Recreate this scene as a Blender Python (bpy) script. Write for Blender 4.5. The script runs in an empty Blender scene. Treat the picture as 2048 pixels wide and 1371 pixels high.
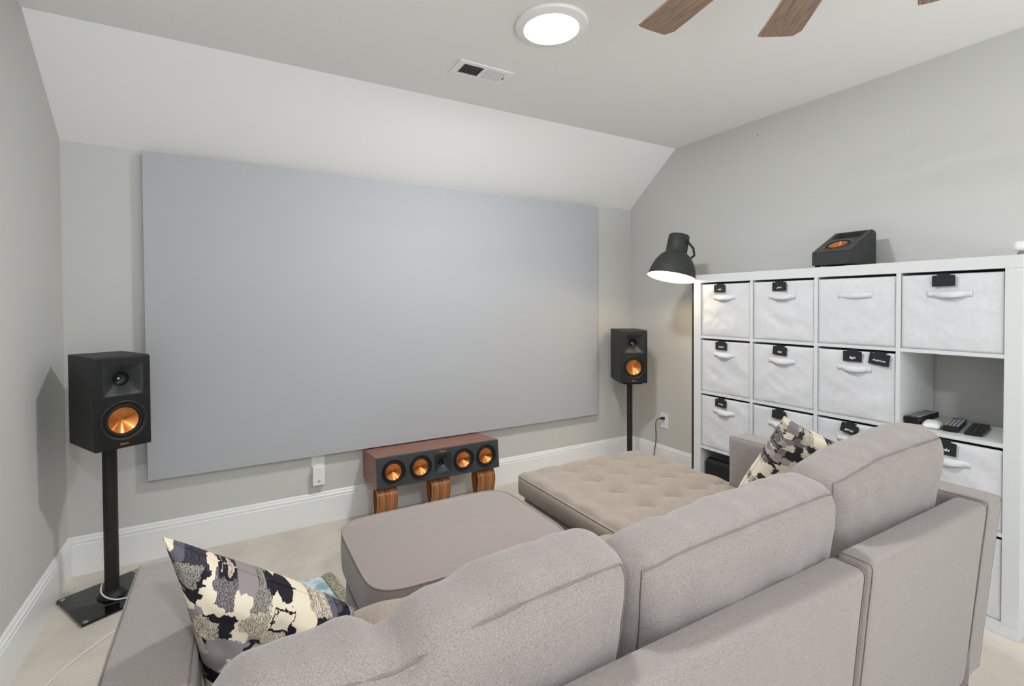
import bpy, bmesh, math, random
from mathutils import Vector, Matrix, noise
random.seed(7)
PI = math.pi
scn = bpy.context.scene
COL = scn.collection

# ------------------------------------------------------------------ camera
YAW, PITCH, ROLL = 0.5084, 0.0174, -0.0057
CAM_H = 1.3102
_v = Vector((math.sin(YAW)*math.cos(PITCH), math.cos(YAW)*math.cos(PITCH), -math.sin(PITCH)))
_r = Vector((math.cos(YAW), -math.sin(YAW), 0))
_u = _r.cross(_v)
_r2 = _r*math.cos(ROLL)+_u*math.sin(ROLL)
_u2 = -_r*math.sin(ROLL)+_u*math.cos(ROLL)
cam_data = bpy.data.cameras.new('camera')
cam = bpy.data.objects.new('camera', cam_data)
COL.objects.link(cam)
cam.matrix_world = Matrix(((_r2.x, _u2.x, -_v.x, 0), (_r2.y, _u2.y, -_v.y, 0), (_r2.z, _u2.z, -_v.z, CAM_H), (0, 0, 0, 1)))
cam_data.sensor_width = 36
cam_data.lens = 972.45/2048*36
cam_data.shift_x = 27.7/2048
cam_data.shift_y = -60.8/2048
cam_data.clip_start = 0.02
scn.camera = cam

# ------------------------------------------------------------------ world, exposure
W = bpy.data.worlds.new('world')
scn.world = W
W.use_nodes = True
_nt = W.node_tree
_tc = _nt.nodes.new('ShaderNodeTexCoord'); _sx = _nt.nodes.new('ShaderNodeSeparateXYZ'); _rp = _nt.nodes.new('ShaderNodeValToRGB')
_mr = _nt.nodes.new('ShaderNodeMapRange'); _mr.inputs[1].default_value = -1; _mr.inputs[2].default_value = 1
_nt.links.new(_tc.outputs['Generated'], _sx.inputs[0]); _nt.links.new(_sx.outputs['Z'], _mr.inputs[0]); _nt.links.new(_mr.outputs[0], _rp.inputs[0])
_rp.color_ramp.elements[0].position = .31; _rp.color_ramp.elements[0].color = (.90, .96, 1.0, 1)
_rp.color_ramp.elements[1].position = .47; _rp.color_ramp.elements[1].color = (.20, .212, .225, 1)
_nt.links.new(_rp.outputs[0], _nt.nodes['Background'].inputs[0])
_nt.nodes['Background'].inputs[1].default_value = 5.0      # added fill through the open rear, strongest from below to brighten the ceiling
scn.view_settings.view_transform = 'Standard'
scn.view_settings.look = 'None'
scn.view_settings.gamma = 1
scn.view_settings.exposure = 0.46
CEILING_LAMP_W = 20.0
REAR_FILL_W = 27.0
FLOOR_LAMP_W = 3.6

# ------------------------------------------------------------------ material helpers
def srgb(r, g, b):
    f = lambda c: (c/255/12.92) if c/255 <= 0.04045 else ((c/255+0.055)/1.055)**2.4
    return (f(r), f(g), f(b), 1)

def mat(name, col, rough=0.6, metal=0.0, spec=0.5, col2=None, nscale=None, bump=0.0, bscale=None,
        stretch=(1, 1, 1), emit=None, estr=0.0, sheen=0.0, coat=0.0, detail=4.0, ramp=(0.35, 0.65)):
    m = bpy.data.materials.new(name)
    m.use_nodes = True
    nt = m.node_tree
    b = nt.nodes['Principled BSDF']
    b.inputs['Base Color'].default_value = col
    b.inputs['Roughness'].default_value = rough
    b.inputs['Metallic'].default_value = metal
    b.inputs['Specular IOR Level'].default_value = spec
    b.inputs['Sheen Weight'].default_value = sheen
    b.inputs['Coat Weight'].default_value = coat
    if emit:
        b.inputs['Emission Color'].default_value = emit
        b.inputs['Emission Strength'].default_value = estr
    tc = nt.nodes.new('ShaderNodeTexCoord')
    mp = nt.nodes.new('ShaderNodeMapping')
    mp.inputs['Scale'].default_value = stretch
    nt.links.new(tc.outputs['Object'], mp.inputs[0])
    if col2 is not None:
        n = nt.nodes.new('ShaderNodeTexNoise')
        n.inputs['Scale'].default_value = nscale or 50
        n.inputs['Detail'].default_value = detail
        nt.links.new(mp.outputs[0], n.inputs['Vector'])
        r = nt.nodes.new('ShaderNodeValToRGB')
        r.color_ramp.elements[0].position = ramp[0]
        r.color_ramp.elements[1].position = ramp[1]
        r.color_ramp.elements[0].color = col
        r.color_ramp.elements[1].color = col2
        nt.links.new(n.outputs['Fac'], r.inputs[0])
        nt.links.new(r.outputs[0], b.inputs['Base Color'])
    if bump:
        n2 = nt.nodes.new('ShaderNodeTexNoise')
        n2.inputs['Scale'].default_value = bscale or 200
        n2.inputs['Detail'].default_value = 3
        nt.links.new(mp.outputs[0], n2.inputs['Vector'])
        bp = nt.nodes.new('ShaderNodeBump')
        bp.inputs['Strength'].default_value = bump
        bp.inputs['Distance'].default_value = 0.002
        nt.links.new(n2.outputs['Fac'], bp.inputs['Height'])
        nt.links.new(bp.outputs[0], b.inputs['Normal'])
    return m

M = {}
M['wall'] = mat('wall_paint', srgb(203, 202, 198), 0.85, spec=0.2, bump=0.08, bscale=300)
M['ceil'] = mat('ceiling_paint', srgb(234, 232, 229), 0.9, spec=0.1, bump=0.05, bscale=200)
M['trim'] = mat('white_gloss_trim', srgb(238, 238, 237), 0.35, spec=0.4)
M['laminate'] = mat('white_laminate', srgb(216, 218, 218), 0.4, spec=0.4)
M['binfab'] = mat('white_bin_fabric', srgb(212, 212, 215), 0.9, spec=0.1, col2=srgb(218, 218, 221), nscale=60, bump=0.15, bscale=900)
M['screen'] = mat('screen_grey', srgb(179, 181, 184), 0.75, spec=0.2, bump=0.05, bscale=800)
M['black_ash'] = mat('black_ash', srgb(38, 39, 39), 0.55, spec=0.35, col2=srgb(58, 60, 60), nscale=60, stretch=(6, 6, 0.7), bump=0.3, bscale=120)
M['black_satin'] = mat('black_satin', srgb(20, 20, 21), 0.45, spec=0.4)
M['horn'] = mat('horn_rubber', srgb(42, 43, 45), 0.45, spec=0.4)
M['baffle_ash'] = mat('dark_ash_baffle', srgb(50, 54, 56), 0.5, spec=0.4, col2=srgb(66, 71, 73), nscale=40, stretch=(.6, 6, 8), bump=0.2, bscale=100)
M['baffle_grey'] = mat('baffle_dark_grey', srgb(62, 63, 61), 0.5, spec=0.4)
M['black_gloss'] = mat('black_glass', srgb(12, 13, 13), 0.05, spec=0.6)
M['black_metal'] = mat('black_powder_metal', srgb(30, 29, 29), 0.5, spec=0.4)
M['rubber'] = mat('black_rubber', srgb(14, 14, 14), 0.7)
M['trim_ring'] = mat('dark_trim_ring', srgb(95, 84, 76), 0.3, metal=0.7)
M['phase'] = mat('silver_plug', srgb(190, 190, 190), 0.2, metal=1.0)
M['copper_letter'] = mat('copper_lettering', srgb(225, 140, 90), 0.35, metal=0.3)
M['white_plastic'] = mat('white_plastic', srgb(236, 236, 234), 0.35, spec=0.4)
M['grey_plastic'] = mat('grey_plastic', srgb(120, 124, 126), 0.45)
M['silver_plastic'] = mat('silver_plastic', srgb(185, 187, 190), 0.35, metal=0.2)
M['dark_slot'] = mat('dark_slot', srgb(18, 17, 16), 0.8)
M['chalk'] = mat('chalkboard_black', srgb(38, 39, 41), 0.8, spec=0.2, col2=srgb(50, 52, 53), nscale=90)
M['chalk_white'] = mat('chalk_white', srgb(238, 240, 240), 0.8)
M['walnut_ply'] = mat('walnut_plywood', srgb(122, 74, 40), 0.3, spec=0.5, col2=srgb(176, 116, 66), nscale=9, stretch=(11, 1, 0.35), coat=0.3)
M['ply_edge'] = mat('plywood_edge', srgb(214, 176, 140), 0.6)
M['cherry'] = mat('cherry_vinyl', srgb(118, 74, 60), 0.4, spec=0.4, col2=srgb(160, 114, 98), nscale=10, stretch=(0.8, 12, 12))
M['fan_wood'] = mat('fan_wood', srgb(122, 98, 80), 0.55, col2=srgb(160, 136, 116), nscale=10, stretch=(0.9, 16, 4))
M['leg_wood'] = mat('dark_walnut_leg', srgb(70, 40, 26), 0.4, col2=srgb(98, 60, 40), nscale=12, stretch=(8, 8, 1))
M['lampgrey'] = mat('dark_grey_lamp_enamel', srgb(52, 54, 52), 0.55, spec=0.3)
M['lampwhite'] = mat('lamp_inner_white', srgb(240, 236, 225), 0.7)
M['sofa'] = mat('sofa_tweed', srgb(120, 112, 109), 0.95, spec=0.1, col2=srgb(167, 159, 155), nscale=820, bump=0.35, bscale=900, sheen=0.3, detail=2.5, ramp=(0.3, 0.7), stretch=(1, 1, .55))
M['seat'] = mat('seat_tweed', srgb(122, 111, 102), 0.95, spec=0.1, col2=srgb(186, 172, 157), nscale=820, bump=0.4, bscale=900, sheen=0.3, detail=2.5, ramp=(0.3, 0.7))
M['seam'] = mat('seam_thread', srgb(128, 120, 116), 0.95, spec=0.1)
M['ottoman'] = mat('ottoman_microfibre', srgb(142, 130, 125), 0.9, spec=0.15, col2=srgb(151, 139, 134), nscale=500, bump=0.2, bscale=500, sheen=0.4)
M['ottoman_welt'] = mat('ottoman_welt', srgb(156, 144, 139), 0.85, spec=0.2)
M['cable_white'] = mat('white_cable', srgb(225, 224, 220), 0.5)
M['cable_black'] = mat('black_cable', srgb(40, 34, 26), 0.5)
M['btn_grey'] = mat('grey_buttons', srgb(150, 154, 160), 0.5)
M['btn_red'] = mat('red_buttons', srgb(160, 50, 45), 0.5)

def carpet_material():
    m = mat('beige_carpet', srgb(176, 162, 145), 1.0, spec=0.05, bump=1.0, bscale=420, sheen=0.3)
    nt = m.node_tree; b = nt.nodes['Principled BSDF']
    tc = nt.nodes.new('ShaderNodeTexCoord')
    n1 = nt.nodes.new('ShaderNodeTexNoise'); n1.inputs['Scale'].default_value = 380; n1.inputs['Detail'].default_value = 3
    n2 = nt.nodes.new('ShaderNodeTexNoise'); n2.inputs['Scale'].default_value = 5; n2.inputs['Detail'].default_value = 4
    r1 = nt.nodes.new('ShaderNodeValToRGB'); r1.color_ramp.elements[0].position = .3; r1.color_ramp.elements[1].position = .7
    r1.color_ramp.elements[0].color = srgb(196, 186, 172); r1.color_ramp.elements[1].color = srgb(238, 230, 218)
    r2 = nt.nodes.new('ShaderNodeValToRGB'); r2.color_ramp.elements[0].position = .35; r2.color_ramp.elements[1].position = .68
    r2.color_ramp.elements[0].color = (.88, .88, .89, 1); r2.color_ramp.elements[1].color = (1.05, 1.03, 1, 1)
    mx = nt.nodes.new('ShaderNodeMix'); mx.data_type = 'RGBA'; mx.blend_type = 'MULTIPLY'; mx.inputs[0].default_value = 1
    nt.links.new(tc.outputs['Object'], n1.inputs['Vector']); nt.links.new(tc.outputs['Object'], n2.inputs['Vector'])
    nt.links.new(n1.outputs['Fac'], r1.inputs[0]); nt.links.new(n2.outputs['Fac'], r2.inputs[0])
    nt.links.new(r1.outputs[0], mx.inputs[6]); nt.links.new(r2.outputs[0], mx.inputs[7])
    nt.links.new(mx.outputs[2], b.inputs['Base Color'])
    return m
M['carpet'] = carpet_material()

def copper_material():
    m = mat('spun_copper', srgb(232, 142, 78), 0.28, metal=1.0)
    nt = m.node_tree; b = nt.nodes['Principled BSDF']
    b.inputs['Anisotropic'].default_value = 0.9; b.inputs['Anisotropic Rotation'].default_value = 0.25
    b.inputs['Base Color'].default_value = srgb(240, 150, 84)
    t = nt.nodes.new('ShaderNodeTangent'); t.direction_type = 'RADIAL'; t.axis = 'Z'
    nt.links.new(t.outputs[0], b.inputs['Tangent'])
    return m
M['copper'] = copper_material()

def pillow_material(name, scale, cream, dark, seed, light=False):
    """Abstract woven patchwork: blocks of cream, grey, lavender and black with scratchy hatching."""
    m = bpy.data.materials.new(name); m.use_nodes = True
    nt = m.node_tree; b = nt.nodes['Principled BSDF']
    b.inputs['Roughness'].default_value = 0.9; b.inputs['Specular IOR Level'].default_value = 0.15
    N = nt.nodes.new; L = nt.links.new
    tc = N('ShaderNodeTexCoord')
    mp = N('ShaderNodeMapping'); mp.inputs['Location'].default_value = (seed, seed*.37, 0)
    mp.inputs['Scale'].default_value = (scale, scale*1.25, 0.01)
    L(tc.outputs['Object'], mp.inputs[0])
    # ragged edges
    nz = N('ShaderNodeTexNoise'); nz.inputs['Scale'].default_value = 3.2; nz.inputs['Detail'].default_value = 6
    L(mp.outputs[0], nz.inputs['Vector'])
    sub = N('ShaderNodeVectorMath'); sub.operation = 'SUBTRACT'; sub.inputs[1].default_value = (.5, .5, .5)
    L(nz.outputs['Color'], sub.inputs[0])
    scl = N('ShaderNodeVectorMath'); scl.operation = 'MULTIPLY'; scl.inputs[1].default_value = (.75, .55, 0)
    L(sub.outputs[0], scl.inputs[0])
    add = N('ShaderNodeVectorMath'); add.operation = 'ADD'
    L(mp.outputs[0], add.inputs[0]); L(scl.outputs[0], add.inputs[1])
    vo = N('ShaderNodeTexVoronoi'); vo.distance = 'CHEBYCHEV'; vo.inputs['Scale'].default_value = 1.0
    vo.inputs['Randomness'].default_value = .85
    L(add.outputs[0], vo.inputs['Vector'])
    sp = N('ShaderNodeSeparateColor'); L(vo.outputs['Color'], sp.inputs[0])
    rp = N('ShaderNodeValToRGB'); cr = rp.color_ramp; cr.interpolation = 'CONSTANT'
    cols = [(0, cream), (.34, srgb(142, 134, 136)), (.46, cream), (.58, srgb(96, 92, 102)), (.72, dark), (.80, srgb(168, 162, 152)), (.92, srgb(70, 68, 78))]
    if light: cols = [(0, cream), (.36, srgb(172, 164, 160)), (.48, cream), (.66, srgb(138, 130, 130)), (.76, cream), (.86, dark), (.92, srgb(150, 142, 140))]
    cr.elements[0].position = 0; cr.elements[0].color = cream
    cr.elements[1].position = cols[1][0]; cr.elements[1].color = cols[1][1]
    for p_, c_ in cols[2:]:
        e = cr.elements.new(p_); e.color = c_
    L(sp.outputs[0], rp.inputs[0])
    # hatch strokes
    wv = N('ShaderNodeTexWave'); wv.inputs['Scale'].default_value = 5.5; wv.inputs['Distortion'].default_value = 7.0
    wv.inputs['Detail'].default_value = 3; wv.inputs['Detail Scale'].default_value = 3.5
    L(mp.outputs[0], wv.inputs['Vector'])
    gt = N('ShaderNodeMath'); gt.operation = 'GREATER_THAN'; gt.inputs[1].default_value = .62
    L(wv.outputs['Fac'], gt.inputs[0])
    sel = N('ShaderNodeMath'); sel.operation = 'GREATER_THAN'; sel.inputs[1].default_value = .6
    L(sp.outputs[1], sel.inputs[0])
    mu = N('ShaderNodeMath'); mu.operation = 'MULTIPLY'; L(gt.outputs[0], mu.inputs[0]); L(sel.outputs[0], mu.inputs[1])
    mx = N('ShaderNodeMix'); mx.data_type = 'RGBA'
    L(mu.outputs[0], mx.inputs[0]); L(rp.outputs[0], mx.inputs[6]); mx.inputs[7].default_value = dark
    # dark frames round some blocks
    fr = N('ShaderNodeMath'); fr.operation = 'GREATER_THAN'; fr.inputs[1].default_value = .40
    L(vo.outputs['Distance'], fr.inputs[0])
    s2 = N('ShaderNodeMath'); s2.operation = 'GREATER_THAN'; s2.inputs[1].default_value = .7
    L(sp.outputs[2], s2.inputs[0])
    m2 = N('ShaderNodeMath'); m2.operation = 'MULTIPLY'; L(fr.outputs[0], m2.inputs[0]); L(s2.outputs[0], m2.inputs[1])
    mx2 = N('ShaderNodeMix'); mx2.data_type = 'RGBA'
    L(m2.outputs[0], mx2.inputs[0]); L(mx.outputs[2], mx2.inputs[6]); mx2.inputs[7].default_value = dark
    L(mx2.outputs[2], b.inputs['Base Color'])
    nb = N('ShaderNodeTexNoise'); nb.inputs['Scale'].default_value = 500
    L(tc.outputs['Object'], nb.inputs['Vector'])
    bp = N('ShaderNodeBump'); bp.inputs['Strength'].default_value = .4; bp.inputs['Distance'].default_value = .002
    L(nb.outputs['Fac'], bp.inputs['Height']); L(bp.outputs[0], b.inputs['Normal'])
    return m
M['pillow'] = pillow_material('patchwork_weave', 24, srgb(222, 210, 188), srgb(34, 33, 40), 3.3)
M['pillow2'] = pillow_material('patchwork_weave_light', 27, srgb(226, 216, 196), srgb(58, 54, 57), 9.1, True)

def rug_material():
    m = mat('blue_patterned_shag', srgb(150, 176, 184), 1.0, spec=.05, bump=1.0, bscale=300, sheen=.3)
    nt = m.node_tree; b = nt.nodes['Principled BSDF']
    tc = nt.nodes.new('ShaderNodeTexCoord')
    n = nt.nodes.new('ShaderNodeTexNoise'); n.inputs['Scale'].default_value = 22; n.inputs['Detail'].default_value = 4
    vo = nt.nodes.new('ShaderNodeTexVoronoi'); vo.inputs['Scale'].default_value = 14; vo.feature = 'DISTANCE_TO_EDGE'
    mx = nt.nodes.new('ShaderNodeMath'); mx.operation = 'MULTIPLY_ADD'; mx.inputs[1].default_value = 2.2
    nt.links.new(tc.outputs['Object'], n.inputs['Vector']); nt.links.new(tc.outputs['Object'], vo.inputs['Vector'])
    nt.links.new(vo.outputs['Distance'], mx.inputs[0]); nt.links.new(n.outputs['Fac'], mx.inputs[2])
    r = nt.nodes.new('ShaderNodeValToRGB')
    r.color_ramp.elements[0].position = .55; r.color_ramp.elements[1].position = .95
    r.color_ramp.elements[0].color = srgb(226, 230, 230); r.color_ramp.elements[1].color = srgb(138, 178, 194)
    nt.links.new(mx.outputs[0], r.inputs[0]); nt.links.new(r.outputs[0], b.inputs['Base Color'])
    return m
M['rug'] = rug_material()
M['rug_edge'] = mat('tan_shag', srgb(120, 118, 104), 1.0, spec=.05, col2=srgb(196, 188, 164), nscale=90, bump=1.0, bscale=260)

# ------------------------------------------------------------------ object helpers
def finish(bm, name, material, parent=None, smooth=False, loc=None, rot=None, angle=None):
    me = bpy.data.meshes.new(name)
    bmesh.ops.recalc_face_normals(bm, faces=bm.faces)
    bm.to_mesh(me); bm.free()
    if smooth:
        for p in me.polygons: p.use_smooth = True
        if angle is not None:
            me.set_sharp_from_angle(angle=math.radians(angle))
    me.materials.append(M[material] if isinstance(material, str) else material)
    o = bpy.data.objects.new(name, me)
    COL.objects.link(o)
    if parent: o.parent = parent
    if loc: o.location = loc
    if rot: o.rotation_euler = rot
    return o

def thing(name, label, cat, loc=(0, 0, 0), rz=0.0, group=None, rot=None):
    o = bpy.data.objects.new(name, None)
    o.empty_display_size = 0.05
    COL.objects.link(o)
    o.location = loc
    o.rotation_euler = rot if rot else (0, 0, rz)
    o['label'] = label; o['category'] = cat
    if group: o['group'] = group
    return o

def tag(o, label, cat, group=None):
    o['label'] = label; o['category'] = cat
    if group: o['group'] = group
    return o

def struct(o):
    o['kind'] = 'structure'; return o

def box(bm, x0, x1, y0, y1, z0, z1, bev=0.0, seg=2):
    r = bmesh.ops.create_cube(bm, size=1.0)
    vs = r['verts']
    for v in vs:
        v.co = Vector(((x0+x1)/2+v.co.x*(x1-x0), (y0+y1)/2+v.co.y*(y1-y0), (z0+z1)/2+v.co.z*(z1-z0)))
    if bev > 0:
        es = list({e for v in vs for e in v.link_edges})
        bmesh.ops.bevel(bm, geom=es, offset=bev, segments=seg, profile=.6, affect='EDGES')
    return bm

def B(*a, **k):
    return box(bmesh.new(), *a, **k)

def lathe(bm, prof, seg=48, mtx=None, close=False):
    """prof: list of (r, z); revolve round Z."""
    rings = []
    for r, z in prof:
        if r < 1e-6:
            rings.append([bm.verts.new((0, 0, z))])
        else:
            rings.append([bm.verts.new((r*math.cos(2*PI*i/seg), r*math.sin(2*PI*i/seg), z)) for i in range(seg)])
    new = [v for g in rings for v in g]
    for a, b in zip(rings[:-1], rings[1:]):
        for i in range(seg):
            j = (i+1) % seg
            if len(a) == 1 and len(b) == 1: continue
            if len(a) == 1: bm.faces.new((a[0], b[i], b[j]))
            elif len(b) == 1: bm.faces.new((a[i], a[j], b[0]))
            else: bm.faces.new((a[i], a[j], b[j], b[i]))
    if mtx:
        for v in new: v.co = mtx @ v.co
    return bm

def tube(bm, pts, r, seg=8, closed=False):
    pts = [Vector(p) for p in pts]
    n = len(pts); rings = []
    prev = None
    for i, p in enumerate(pts):
        if closed: t = pts[(i+1) % n]-pts[i-1]
        else: t = pts[min(i+1, n-1)]-pts[max(i-1, 0)]
        if t.length < 1e-9: t = Vector((0, 0, 1))
        t.normalize()
        if prev is None:
            a = Vector((0, 0, 1)) if abs(t.z) < .9 else Vector((1, 0, 0))
            s = t.cross(a).normalized()
        else:
            s = (prev-t*prev.dot(t))
            s = s.normalized() if s.length > 1e-6 else t.orthogonal().normalized()
        prev = s
        q = t.cross(s)
        rings.append([bm.verts.new(p+s*r*math.cos(2*PI*k/seg)+q*r*math.sin(2*PI*k/seg)) for k in range(seg)])
    m_ = n if closed else n-1
    for i in range(m_):
        a = rings[i]; b = rings[(i+1) % n]
        for k in range(seg):
            bm.faces.new((a[k], a[(k+1) % seg], b[(k+1) % seg], b[k]))
    if not closed:
        bm.faces.new(rings[0]); bm.faces.new(rings[-1])
    return bm

def smooth_path(pts, sub=8):
    P = [Vector(p) for p in pts]
    P = [P[0]*2-P[1]]+P+[P[-1]*2-P[-2]]
    out = []
    for i in range(1, len(P)-2):
        for k in range(sub):
            t = k/sub
            a, b, c, d = P[i-1], P[i], P[i+1], P[i+2]
            out.append(.5*((2*b)+(c-a)*t+(2*a-5*b+4*c-d)*t*t+(3*b-a-3*c+d)*t*t*t))
    out.append(P[-2])
    return out

def prism(bm, poly, a0, a1, axis='X', bev=0.0):
    """poly: list of 2D points; extruded along axis between a0 and a1."""
    def mk(p, a):
        if axis == 'X': return (a, p[0], p[1])
        if axis == 'Y': return (p[0], a, p[1])
        return (p[0], p[1], a)
    A = [bm.verts.new(mk(p, a0)) for p in poly]; Bv = [bm.verts.new(mk(p, a1)) for p in poly]
    bm.faces.new(A); bm.faces.new(Bv[::-1])
    n = len(poly)
    for i in range(n):
        bm.faces.new((A[i], A[(i+1) % n], Bv[(i+1) % n], Bv[i]))
    if bev:
        bmesh.ops.bevel(bm, geom=list({e for v in A+Bv for e in v.link_edges}), offset=bev, segments=2, affect='EDGES')
    return bm

def letters(name, text, size, material, parent, loc, rot, shear=0.0, depth=0.0004, spacing=1.0, squash=1.0):
    cu = bpy.data.curves.new(name, 'FONT')
    cu.body = text; cu.size = size; cu.align_x = 'CENTER'; cu.align_y = 'CENTER'
    cu.shear = shear; cu.extrude = depth; cu.space_character = spacing
    cu.offset = size*.012
    tmp = bpy.data.objects.new('tmp_text', cu)
    COL.objects.link(tmp)
    bpy.context.view_layer.update()
    dg = bpy.context.evaluated_depsgraph_get()
    me = bpy.data.meshes.new_from_object(tmp.evaluated_get(dg))
    me.materials.clear(); me.materials.append(M[material])
    bpy.data.objects.remove(tmp); bpy.data.curves.remove(cu)
    o = bpy.data.objects.new(name, me)
    COL.objects.link(o); o.parent = parent; o.location = loc; o.rotation_euler = rot
    o.scale = (squash, 1, 1)
    return o

def cut(objs, makers):
    """subtract temporary cutter meshes from finished objects"""
    for o in objs:
        for mk_ in makers:
            bmc = mk_(); me = bpy.data.meshes.new('cut'); bmesh.ops.recalc_face_normals(bmc, faces=bmc.faces); bmc.to_mesh(me); bmc.free()
            c = bpy.data.objects.new('cut', me); COL.objects.link(c)
            md = o.modifiers.new('b', 'BOOLEAN'); md.operation = 'DIFFERENCE'; md.solver = 'EXACT'; md.object = c
            par = o.parent; o.parent = None
            bpy.context.view_layer.update()
            new = bpy.data.meshes.new_from_object(o.evaluated_get(bpy.context.evaluated_depsgraph_get()))
            o.modifiers.clear(); o.data = new; o.parent = par
            bpy.data.objects.remove(c)

def cyl(cx, cz, r, y0, y1, seg=48):
    """cylinder along Y"""
    def f():
        q = lathe(bmesh.new(), [(0, 0), (r, 0), (r, y1-y0), (0, y1-y0)], seg)
        q.transform(Matrix.Translation((cx, y1, cz)) @ Matrix.Rotation(PI/2, 4, 'X')); return q
    return f

def tsin(s): return math.sin(s*PI/2)

class Cush:
    """Rounded, puffed box: maps the cube [-1,1]^3 to a soft cushion surface."""
    def __init__(s, w, d, h, r=.03, puff=(0, 0, 0), wr=0.0, wscale=8.0, seed=0.0, fn=None):
        s.a = (w/2, d/2, h/2); s.r = r; s.puff = puff; s.wr = wr; s.ws = wscale; s.seed = seed; s.fn = fn
    def P(s, u, v, w, off=0.0):
        a = s.a; c = (u, v, w)
        p = Vector((u*a[0], v*a[1], w*a[2]))
        inn = Vector([max(-(a[i]-s.r), min(a[i]-s.r, p[i])) for i in range(3)])
        dd = p-inn
        # spherified corner: project onto the rounded surface
        if dd.length > 1e-9:
            n = dd.normalized(); p = inn+n*s.r
        else:
            n = Vector((0, 0, 1))
        q = Vector(p)
        q.x += s.puff[0]*u*(1-v*v)*(1-w*w)
        q.y += s.puff[1]*v*(1-u*u)*(1-w*w)
        q.z += s.puff[2]*w*(1-u*u)*(1-v*v)
        if s.wr:
            nz = noise.noise(Vector((p.x*s.ws+s.seed, p.y*s.ws, p.z*s.ws*.6+s.seed)))
            nz += .5*noise.noise(Vector((p.x*s.ws*2.7, p.y*s.ws*2.1+s.seed, p.z*s.ws*2)))
            q += n*nz*s.wr
        if s.fn: q = s.fn(q, u, v, w)
        return q+n*off
    def mesh(s, nu=24, nv=16, nw=16):
        bm = bmesh.new(); cache = {}
        N = (nu, nv, nw)
        def V(i, j, k):
            key = (i, j, k)
            if key not in cache:
                c = [tsin(-1+2*t/n_) if n_ < 60 else (-1+2*t/n_) for t, n_ in zip(key, N)]
                cache[key] = bm.verts.new(s.P(*c))
            return cache[key]
        for k in (0, nw):
            for i in range(nu):
                for j in range(nv):
                    bm.faces.new((V(i, j, k), V(i+1, j, k), V(i+1, j+1, k), V(i, j+1, k)))
        for j in (0, nv):
            for i in range(nu):
                for k in range(nw):
                    bm.faces.new((V(i, j, k), V(i+1, j, k), V(i+1, j, k+1), V(i, j, k+1)))
        for i in (0, nu):
            for j in range(nv):
                for k in range(nw):
                    bm.faces.new((V(i, j, k), V(i, j+1, k), V(i, j+1, k+1), V(i, j, k+1)))
        return bm
    def loop(s, axis, side, n=24, off=0.0):
        """closed seam along the edge loop bounding the face axis=side (side in cube units)"""
        pts = []
        oth = [i for i in range(3) if i != axis]
        ring = [(-1, -1, 0), (1, -1, 1), (1, 1, 0), (-1, 1, 1)]
        for a0, b0, ax in ring:
            for t in range(n):
                k = tsin(-1+2*t/n)
                if ax == 0: aa, bb = (k if a0 < 0 else -k), b0
                else: aa, bb = a0, (k if b0 < 0 else -k)
                c = [0, 0, 0]; c[axis] = side; c[oth[0]] = aa; c[oth[1]] = bb
                pts.append(s.P(*c, off=off))
        return pts

# ------------------------------------------------------------------ room shell
XL, XR, YB, ZW, ZC, YC = -0.69, 3.0, 3.065, 2.106, 2.486, 2.592
YN = -2.4          # the room goes on behind the camera
def quad(name, pts, material):
    bm = bmesh.new(); bm.faces.new([bm.verts.new(p) for p in pts])
    return struct(finish(bm, name, material))
struct(finish(B(XL-.1, XR+.1, YN, YB+.1, -.1, 0), 'floor', 'carpet'))
struct(finish(prism(bmesh.new(), [(YB+.1, ZW), (YB, ZW), (YC, ZC), (YN, ZC), (YN, ZC+.1), (YB+.1, ZC+.1)], XL-.1, XR+.1, 'X'), 'ceiling', 'ceil'))
struct(finish(B(XL-.1, XR+.1, YB, YB+.1, 0, ZW), 'wall_back', 'wall'))
struct(finish(prism(bmesh.new(), [(YN, 0), (YB, 0), (YB, ZW), (YC, ZC), (YN, ZC)], XL-.1, XL, 'X'), 'wall_left', 'wall'))
struct(finish(prism(bmesh.new(), [(YN, 0), (YB, 0), (YB, ZW), (YC, ZC), (YN, ZC)], XR, XR+.1, 'X'), 'wall_right', 'wall'))
# moulded baseboards: profile (distance from wall, height)
BP = [(0, 0), (.016, 0), (.016, .148), (.013, .153), (.0145, .158), (.0145, .166), (.009, .172), (.009, .180), (.004, .187), (0, .187)]
struct(finish(prism(bmesh.new(), [(YB-d, z) for d, z in BP], XL, XR, 'X'), 'baseboard_back', 'trim'))
struct(finish(prism(bmesh.new(), [(XL+d, z) for d, z in BP], YN, YB-.0165, 'Y'), 'baseboard_left', 'trim'))
struct(finish(prism(bmesh.new(), [(XR-d, z) for d, z in BP], YN, YB-.0165, 'Y'), 'baseboard_right', 'trim'))

# ------------------------------------------------------------------ projection screen
t = thing('projection_screen', 'large plain grey projection screen panel mounted on the far wall', 'projection screen', (1.115, YB, .42))
finish(B(-1.48, 1.48, -.048, -.012, 0, 1.668, bev=.002), 'panel', 'screen', t)
for x in (-1.2, 0, 1.2): finish(B(x-.02, x+.02, -.0125, -.0005, .1, 1.55), 'mounting_batten', 'black_satin', t)

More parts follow.
